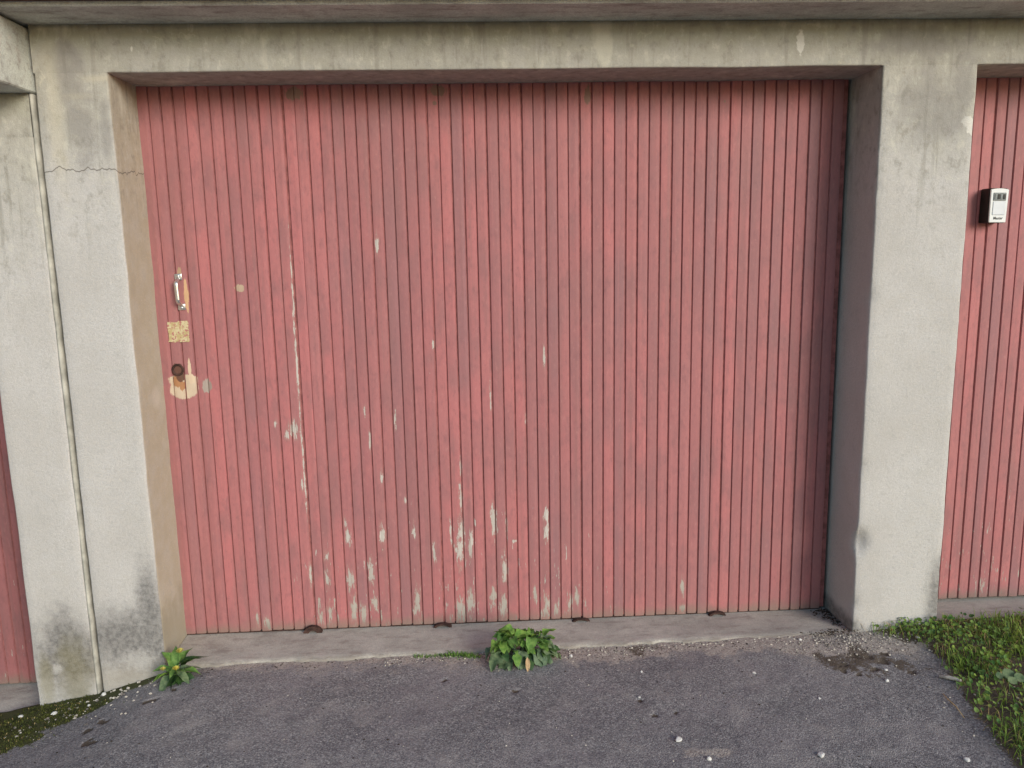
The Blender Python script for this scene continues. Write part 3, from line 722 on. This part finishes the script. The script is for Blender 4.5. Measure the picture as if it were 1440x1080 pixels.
for k in range(12):       # ragged outer leaves, some shrivelled, some lying on the ground
    a = sg.uniform(0, 2*math.pi); rad = sg.uniform(.05, .095)
    put_leaf(sg.choice(md_l+dk_l+up_l), bush, (math.cos(a)*rad, math.sin(a)*rad*.6-.01, sg.uniform(.006, .09)), a-math.pi/2+sg.uniform(-.9, .9), sg.uniform(-.5, .6), sg.uniform(.28, .6), sg.uniform(-1., 1.))
# flowering weed in the corner of the pier
px, py = .060, -.052
fl_ = empty('weed_plant', (px, py, gz(px, py)))
tag(fl_, 'small dandelion-like weed with yellow buds at the foot of the left pier', 'plant')
ln = [leaf_mesh('leaf', .085, .044, M_leaf, 30, .35, .22, 1, 3), leaf_mesh('leaf', .095, .040, M_leaf3, 31, .45, .25, 1, 3), leaf_mesh('leaf', .085, .042, M_leaf2, 32, .4, .25, 1, 4)]
for (a, t, s, i, h) in [(150, -.15, .95, 2, .03), (165, -.35, 1.05, 1, .025), (190, -.4, 1.0, 1, .02), (215, -.3, .8, 1, .02), (120, .15, .8, 0, .03), (100, .35, .75, 0, .035), (60, .8, .8, 0, .04), (25, .9, .75, 0, .045), (340, .7, .8, 0, .045), (300, .55, .85, 1, .04), (265, .2, .8, 0, .03), (245, -.1, .85, 1, .025), (225, .0, .7, 2, .03), (80, .1, .7, 2, .02), (180, .3, .6, 0, .04), (310, .2, .75, 2, .025), (275, .65, .7, 1, .05)]:
    put_leaf(ln[i], fl_, (0, 0, h), math.radians(a), t, s*1.18, rr.uniform(-.3, .3))
def bud(parent, p, r):
    bm = bmesh.new(); stalk(bm, (0, 0, .01), p, .0018, .0014, .006); st = bm_obj('flower_stem', bm, M_leaf, parent, True)
    bm = bmesh.new()
    for k in range(22):
        a = k*2.4; t = (k/22)**.5; d_ = Vector((math.cos(a)*t, math.sin(a)*t, 1.1-t*.5)).normalized(); sd_ = d_.cross(Vector((.2, .1, 1))).normalized()*.0028
        b = Vector(p); bm.faces.new((bm.verts.new(b-sd_*.4), bm.verts.new(b+sd_*.4), bm.verts.new(b+d_*r+sd_), bm.verts.new(b+d_*r-sd_)))
    bm_obj('flower_head', bm, M_petal, st)
bud(fl_, (.012, .005, .092), .016); bud(fl_, (.016, -.05, .060), .014); bud(fl_, (-.028, -.045, .058), .012)

# ------------------------------------------------------------------ ground cover (uncountable)
class Soup:
    def __init__(s): s.V = []; s.F = []; s.M = []
    def blade(s, p, a, lean, L, w, mi):
        p = Vector(p); d_ = Vector((math.cos(a), math.sin(a), 0)); sd_ = Vector((-math.sin(a), math.cos(a), 0))*w; n = len(s.V)
        m_ = p+d_*lean*L*.4+Vector((0, 0, L*.62)); t_ = p+d_*lean*L+Vector((0, 0, L*(1-.35*lean)))
        s.V += [p-sd_, p+sd_, m_-sd_*.8, m_+sd_*.8, t_]; s.F += [(n, n+1, n+3, n+2), (n+2, n+3, n+4)]; s.M += [mi, mi]
    def disc(s, p, r, nrm, mi, k=6, el=1.0):
        nrm = Vector(nrm).normalized(); u = nrm.cross(Vector((.3, 1, .1))).normalized(); v = nrm.cross(u); n = len(s.V); a0 = random.random()*6
        s.V.append(Vector(p)-nrm*r*.18)
        for i in range(k):
            a = 2*math.pi*i/k+a0; s.V.append(Vector(p)+u*math.cos(a)*r*el*random.uniform(.85, 1.1)+v*math.sin(a)*r*random.uniform(.85, 1.1))
        for i in range(k): s.F.append((n, n+1+i, n+1+(i+1) % k)); s.M.append(mi)
    def stone(s, p, r, mi, flat=.65):
        n = len(s.V); pts = [(1, 0, 0), (-1, 0, 0), (0, 1, 0), (0, -1, 0), (0, 0, 1), (.6, .6, .55), (-.6, .55, .6), (.5, -.65, .6), (-.6, -.6, .5)]
        a = random.uniform(0, 6.3); ca_, sa_ = math.cos(a), math.sin(a); el = random.uniform(.6, 1)
        for (x, y, z) in pts:
            x *= r*random.uniform(.8, 1.15); y *= r*el*random.uniform(.8, 1.15); z *= r*flat*random.uniform(.8, 1.2)
            s.V.append(Vector((p[0]+x*ca_-y*sa_, p[1]+x*sa_+y*ca_, p[2]+z)))
        for f in ((0, 2, 5), (2, 1, 6), (1, 3, 8), (3, 0, 7), (5, 2, 4), (2, 6, 4), (6, 1, 4), (1, 8, 4), (8, 3, 4), (3, 7, 4), (7, 0, 4), (0, 5, 4)): s.F.append(tuple(n+i for i in f)); s.M.append(mi)
    def build(s, name, mats, label, cat=None):
        o = mesh(name, s.V, s.F, mats, None, False, s.M); tag(o, label, cat, kind='stuff'); return o
rr = random.Random(11); random.seed(3)
g = Soup(); cnt = 0
pts = []
for _ in range(90000):
    x = rr.uniform(2.44, 4.2); y = -rr.uniform(.004, 1.25)
    e = x-float(right_edge(np.array([y]))[()] if np.ndim(right_edge(np.array([y]))) == 0 else right_edge(np.array([y]))[0])
    if e < -.03: continue
    pts.append((x, y, e))
    if len(pts) > 40000: break
PX = np.array([p[0] for p in pts]); PY = np.array([p[1] for p in pts]); DN = fbm(PX, PY, 9, 3, 61); TY = fbm(PX, PY, 6, 2, 62); GZp = ground_z(PX, PY)
for (x, y, e), dn, ty, z in zip(pts, DN, TY, GZp):
    dens = min(1, max(0, (e+.02)/.07))*.85+.0
    dens *= min(1, max(.30, 1.0+dn*2.2))
    if y > -.06 and x < 2.66: dens = max(dens, .55 if 2.52 < x < 2.64 else .15)
    if rr.random() > dens: continue
    if x > 3.3 and rr.random() < .5: continue
    k = rr.random()
    if ty < .04:
        if k < .48:
            hgt = rr.uniform(.008, .040); r_ = rr.uniform(.004, .0095); g.disc((x, y, z+hgt), r_, (rr.uniform(-.6, .6), rr.uniform(-.8, .4), 1), 1 if k < .28 else (0 if k < .42 else 2), 6, rr.uniform(.6, 1))
        elif k < .86: g.blade((x, y, z), rr.uniform(0, 6.3), rr.uniform(.2, 1.1), rr.uniform(.018, .05), rr.uniform(.0009, .002), 0)
        else: g.blade((x, y, z), rr.uniform(0, 6.3), rr.uniform(.6, 1.4), rr.uniform(.02, .05), .0011, 3)
    else:
        if k < .82: g.blade((x, y, z), rr.uniform(0, 6.3), rr.uniform(.3, 1.3), rr.uniform(.02, .062), rr.uniform(.0008, .0019), 0 if k < .7 else 2)
        elif k < .92: g.blade((x, y, z), rr.uniform(0, 6.3), rr.uniform(.5, 1.4), rr.uniform(.02, .06), .0010, 3)
        else: g.disc((x, y, z+rr.uniform(.006, .03)), rr.uniform(.004, .009), (rr.uniform(-.5, .5), rr.uniform(-.7, .4), 1), 1)
for (x, y, r_) in [(2.70, -.40, .020), (2.72, -.42, .016), (2.69, -.43, .014), (2.67, -.40, .012)]: g.disc((x, y, gz(x, y)+.045), r_, (-.2, -.6, 1), 4, 9)
g.build('grass', [M_grass, M_clover, M_leaf3, M_straw, M_leaf2], 'short rough grass and clover beside the right pier', 'grass')
# moss cushion at the left and along the sill crack
ms_ = Soup()
PX = np.array([rr.uniform(-.85, .06) for _ in range(30000)]); PY = np.array([-rr.uniform(.002, .50) for _ in range(30000)])
LY = np.interp(PX, [-60, -1.2, -.42, -.30, -.2, -.1, 0., .06], [-.8, -.5, -.29, -.205, -.12, -.055, -.03, .05]); NN = fbm(PX, PY, 16, 3, 7); N2 = fbm(PX, PY, 11, 3, 66); GZp = ground_z(PX, PY)
for x, y, ly, nn, n2_, z in zip(PX, PY, LY, NN, N2, GZp):
    if y-ly+.06*nn < .012-rr.expovariate(1/.018)+.012 or n2_ < -.18: continue
    if rr.random() < .35: continue
    ms_.blade((x, y, z-.001), rr.uniform(0, 6.3), rr.uniform(.2, 1.2), rr.uniform(.003, .010), rr.uniform(.0008, .0018), 0 if rr.random() < .96 else 1)
PXs = [(rr.uniform(.08, 2.36), -rr.uniform(-.002, .018)) for _ in range(2600)]
for (x, y) in PXs:
    q = vnoise(np.array([x]), np.array([.3]), 7, 4)[0] + (.22 if .85 < x < 1.12 else 0) + (.12 if 1.28 < x < 1.65 else 0) - (.2 if x > 1.9 else 0)
    if q < .26: continue
    ms_.blade((x, y, gz(x, y)-.001), rr.uniform(0, 6.3), rr.uniform(.2, 1.1), rr.uniform(.004, .014), rr.uniform(.0008, .0018), 2)
for (cx, cy) in [(1.02, -.02), (1.05, -.03), (.98, -.012)]:
    for _ in range(45):
        x = cx+rr.gauss(0, .016); y = cy+rr.gauss(0, .006)
        ms_.blade((x, y, gz(x, y)), rr.uniform(0, 6.3), rr.uniform(.3, 1.2), rr.uniform(.006, .02), rr.uniform(.001, .0022), 2)
ms_.build('moss', [M_moss, M_straw, M_leaf], 'dark green moss along the wall foot and sill crack', 'moss')
# loose gravel and crumbs
gv = Soup()
def crumbs(n, fx, fy, r0, r1, wts):
    for _ in range(n):
        x = fx(); y = fy(x); r_ = r0+(r1-r0)*rr.random()**2.5; k = rr.random()
        gv.stone((x, y, gz(x, y)+r_*.1), r_, 0 if k < wts else 1)
crumbs(900, lambda: rr.uniform(.75, 2.42), lambda x: -abs(rr.gauss(.02, .025 if x < 2.05 else .05)), .0014, .0052, .55)
crumbs(500, lambda: rr.gauss(2.40, .11), lambda x: -abs(rr.gauss(.06, .06))-.004, .0016, .006, .45)
crumbs(260, lambda: rr.uniform(-.75, .05), lambda x: -abs(rr.gauss(.02+max(0, -x)*.35, .07))-.004, .0018, .0075, .65)
crumbs(420, lambda: rr.uniform(-.1, 2.55), lambda x: -rr.uniform(.02, .95), .0012, .0034, .45)
crumbs(160, lambda: rr.uniform(2.45, 2.75), lambda x: -rr.uniform(.03, .9), .0018, .006, .6)
for _ in range(420):      # dark litter gathered along the sill and strewn on the asphalt
    x = rr.uniform(-.35, 2.6); y = -abs(rr.gauss(0, .035))-.006 if rr.random() < .6 else -rr.uniform(.03, .9); r_ = rr.uniform(.0015, .0045)
    gv.stone((x, y, gz(x, y)+.0005), r_, 2, .35)
for _ in range(260):  # dark debris in the sill corner, also standing in for the pier's shadow
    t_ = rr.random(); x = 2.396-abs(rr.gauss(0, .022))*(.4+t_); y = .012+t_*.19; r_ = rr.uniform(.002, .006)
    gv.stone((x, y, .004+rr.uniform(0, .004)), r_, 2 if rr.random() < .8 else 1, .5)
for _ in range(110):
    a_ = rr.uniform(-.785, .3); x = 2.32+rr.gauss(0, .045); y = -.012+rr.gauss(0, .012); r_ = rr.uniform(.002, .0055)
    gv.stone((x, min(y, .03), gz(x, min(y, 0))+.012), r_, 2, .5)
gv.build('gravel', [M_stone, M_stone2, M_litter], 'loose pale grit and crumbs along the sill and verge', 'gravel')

# white pebbles that can be told apart
def pebble_mesh(seed):
    r = random.Random(seed); bm = bmesh.new(); bmesh.ops.create_icosphere(bm, subdivisions=2, radius=1)
    sx, sy, sz = r.uniform(.9, 1.3), r.uniform(.6, .9), r.uniform(.45, .65); f = [r.uniform(0, 6) for _ in range(3)]
    for v in bm.verts:
        c = v.co; k = 1+.16*math.sin(3*c.x+f[0])+.13*math.sin(4*c.y+f[1])+.1*math.sin(4*c.z+f[2])
        v.co = Vector((c.x*sx*k, c.y*sy*k, c.z*sz*k))
    me = bpy.data.meshes.new('pebble'); bm.to_mesh(me); bm.free(); me.materials.append(M_white); return me
pm = [pebble_mesh(s) for s in range(4)]
for (x, y, r_) in [(1.638, -.541, .011), (2.01, -.641, .011), (1.70, -.63, .008), (2.369, -.304, .0075), (2.395, -.245, .0055), (1.608, -.175, .005), (1.571, -.317, .0045), (1.389, -.054, .007), (.058, -.56, .007), (2.593, -.082, .007), (2.118, -.378, .005), (2.389, -.695, .008), (1.97, -.22, .006), (2.20, -.03, .006), (-.34, -.085, .009), (-.23, -.075, .006), (-.205, -.02, .009), (-.47, -.05, .008), (-.50, .01, .009), (-.44, .05, .009)]:
    o = bpy.data.objects.new('pebble', rr.choice(pm)); link(o); z = gz(x, y) if y < 0 else -.162
    o.location = (x, y, z+r_*.32); o.scale = (r_,)*3; o.rotation_euler = (0, 0, rr.uniform(0, 6.3))
    if x < 0: tag(o, 'small white pebble in the moss by the lower garage', 'pebble', 'white pebbles in the moss')
    elif (x, y) == (1.389, -.054): tag(o, 'pale pebble beside the bushy weed at the sill crack', 'pebble', 'white pebbles on the asphalt')
    elif (x, y) == (2.20, -.03): tag(o, 'pale pebble against the sill edge near the right pier', 'pebble', 'white pebbles on the asphalt')
    elif (x, y) == (2.593, -.082): tag(o, 'pale pebble in the corner between right pier and grass', 'pebble', 'white pebbles on the asphalt')
    elif (x, y) == (2.01, -.641): tag(o, 'largest white pebble lying alone on the asphalt', 'pebble', 'white pebbles on the asphalt')
    else: tag(o, 'small white pebble lying loose on open grey asphalt', 'pebble', 'white pebbles on the asphalt')
# dead twigs at the edge of the grass
def twig(pts, r, mat, label):
    bm = bmesh.new(); prev = None; k = 6
    for i, p in enumerate(pts):
        p = Vector(p); p.z += gz(p.x, p.y); a = Vector(pts[max(0, i-1)]); b = Vector(pts[min(len(pts)-1, i+1)]); t = (b-a).normalized(); u = t.cross(Vector((0, 0, 1))).normalized(); v = u.cross(t)
        rr_ = r*(1 if 0 < i < len(pts)-1 else .6)
        ring = [bm.verts.new(p+u*math.cos(2*math.pi*j/k)*rr_+v*math.sin(2*math.pi*j/k)*rr_) for j in range(k)]
        if prev:
            for j in range(k): bm.faces.new((prev[j], prev[(j+1) % k], ring[(j+1) % k], ring[j]))
        else: bm.faces.new(ring[::-1])
        prev = ring
    bm.faces.new(prev); bmesh.ops.recalc_face_normals(bm, faces=bm.faces[:])
    return tag(bm_obj('twig', bm, mat, None, True), label, 'twig')
twig([(2.530, -.318, .006), (2.550, -.332, .009), (2.568, -.345, .008), (2.582, -.352, .006)], .0062, M_stone, 'short pale barkless stick at the edge of the grass')
twig([(2.495, -.40, .004), (2.49, -.43, .007), (2.494, -.47, .006), (2.488, -.52, .004)], .0018, M_dry, 'thin bent straw stalk on the asphalt near the grass')
print('objects', len(bpy.data.objects))
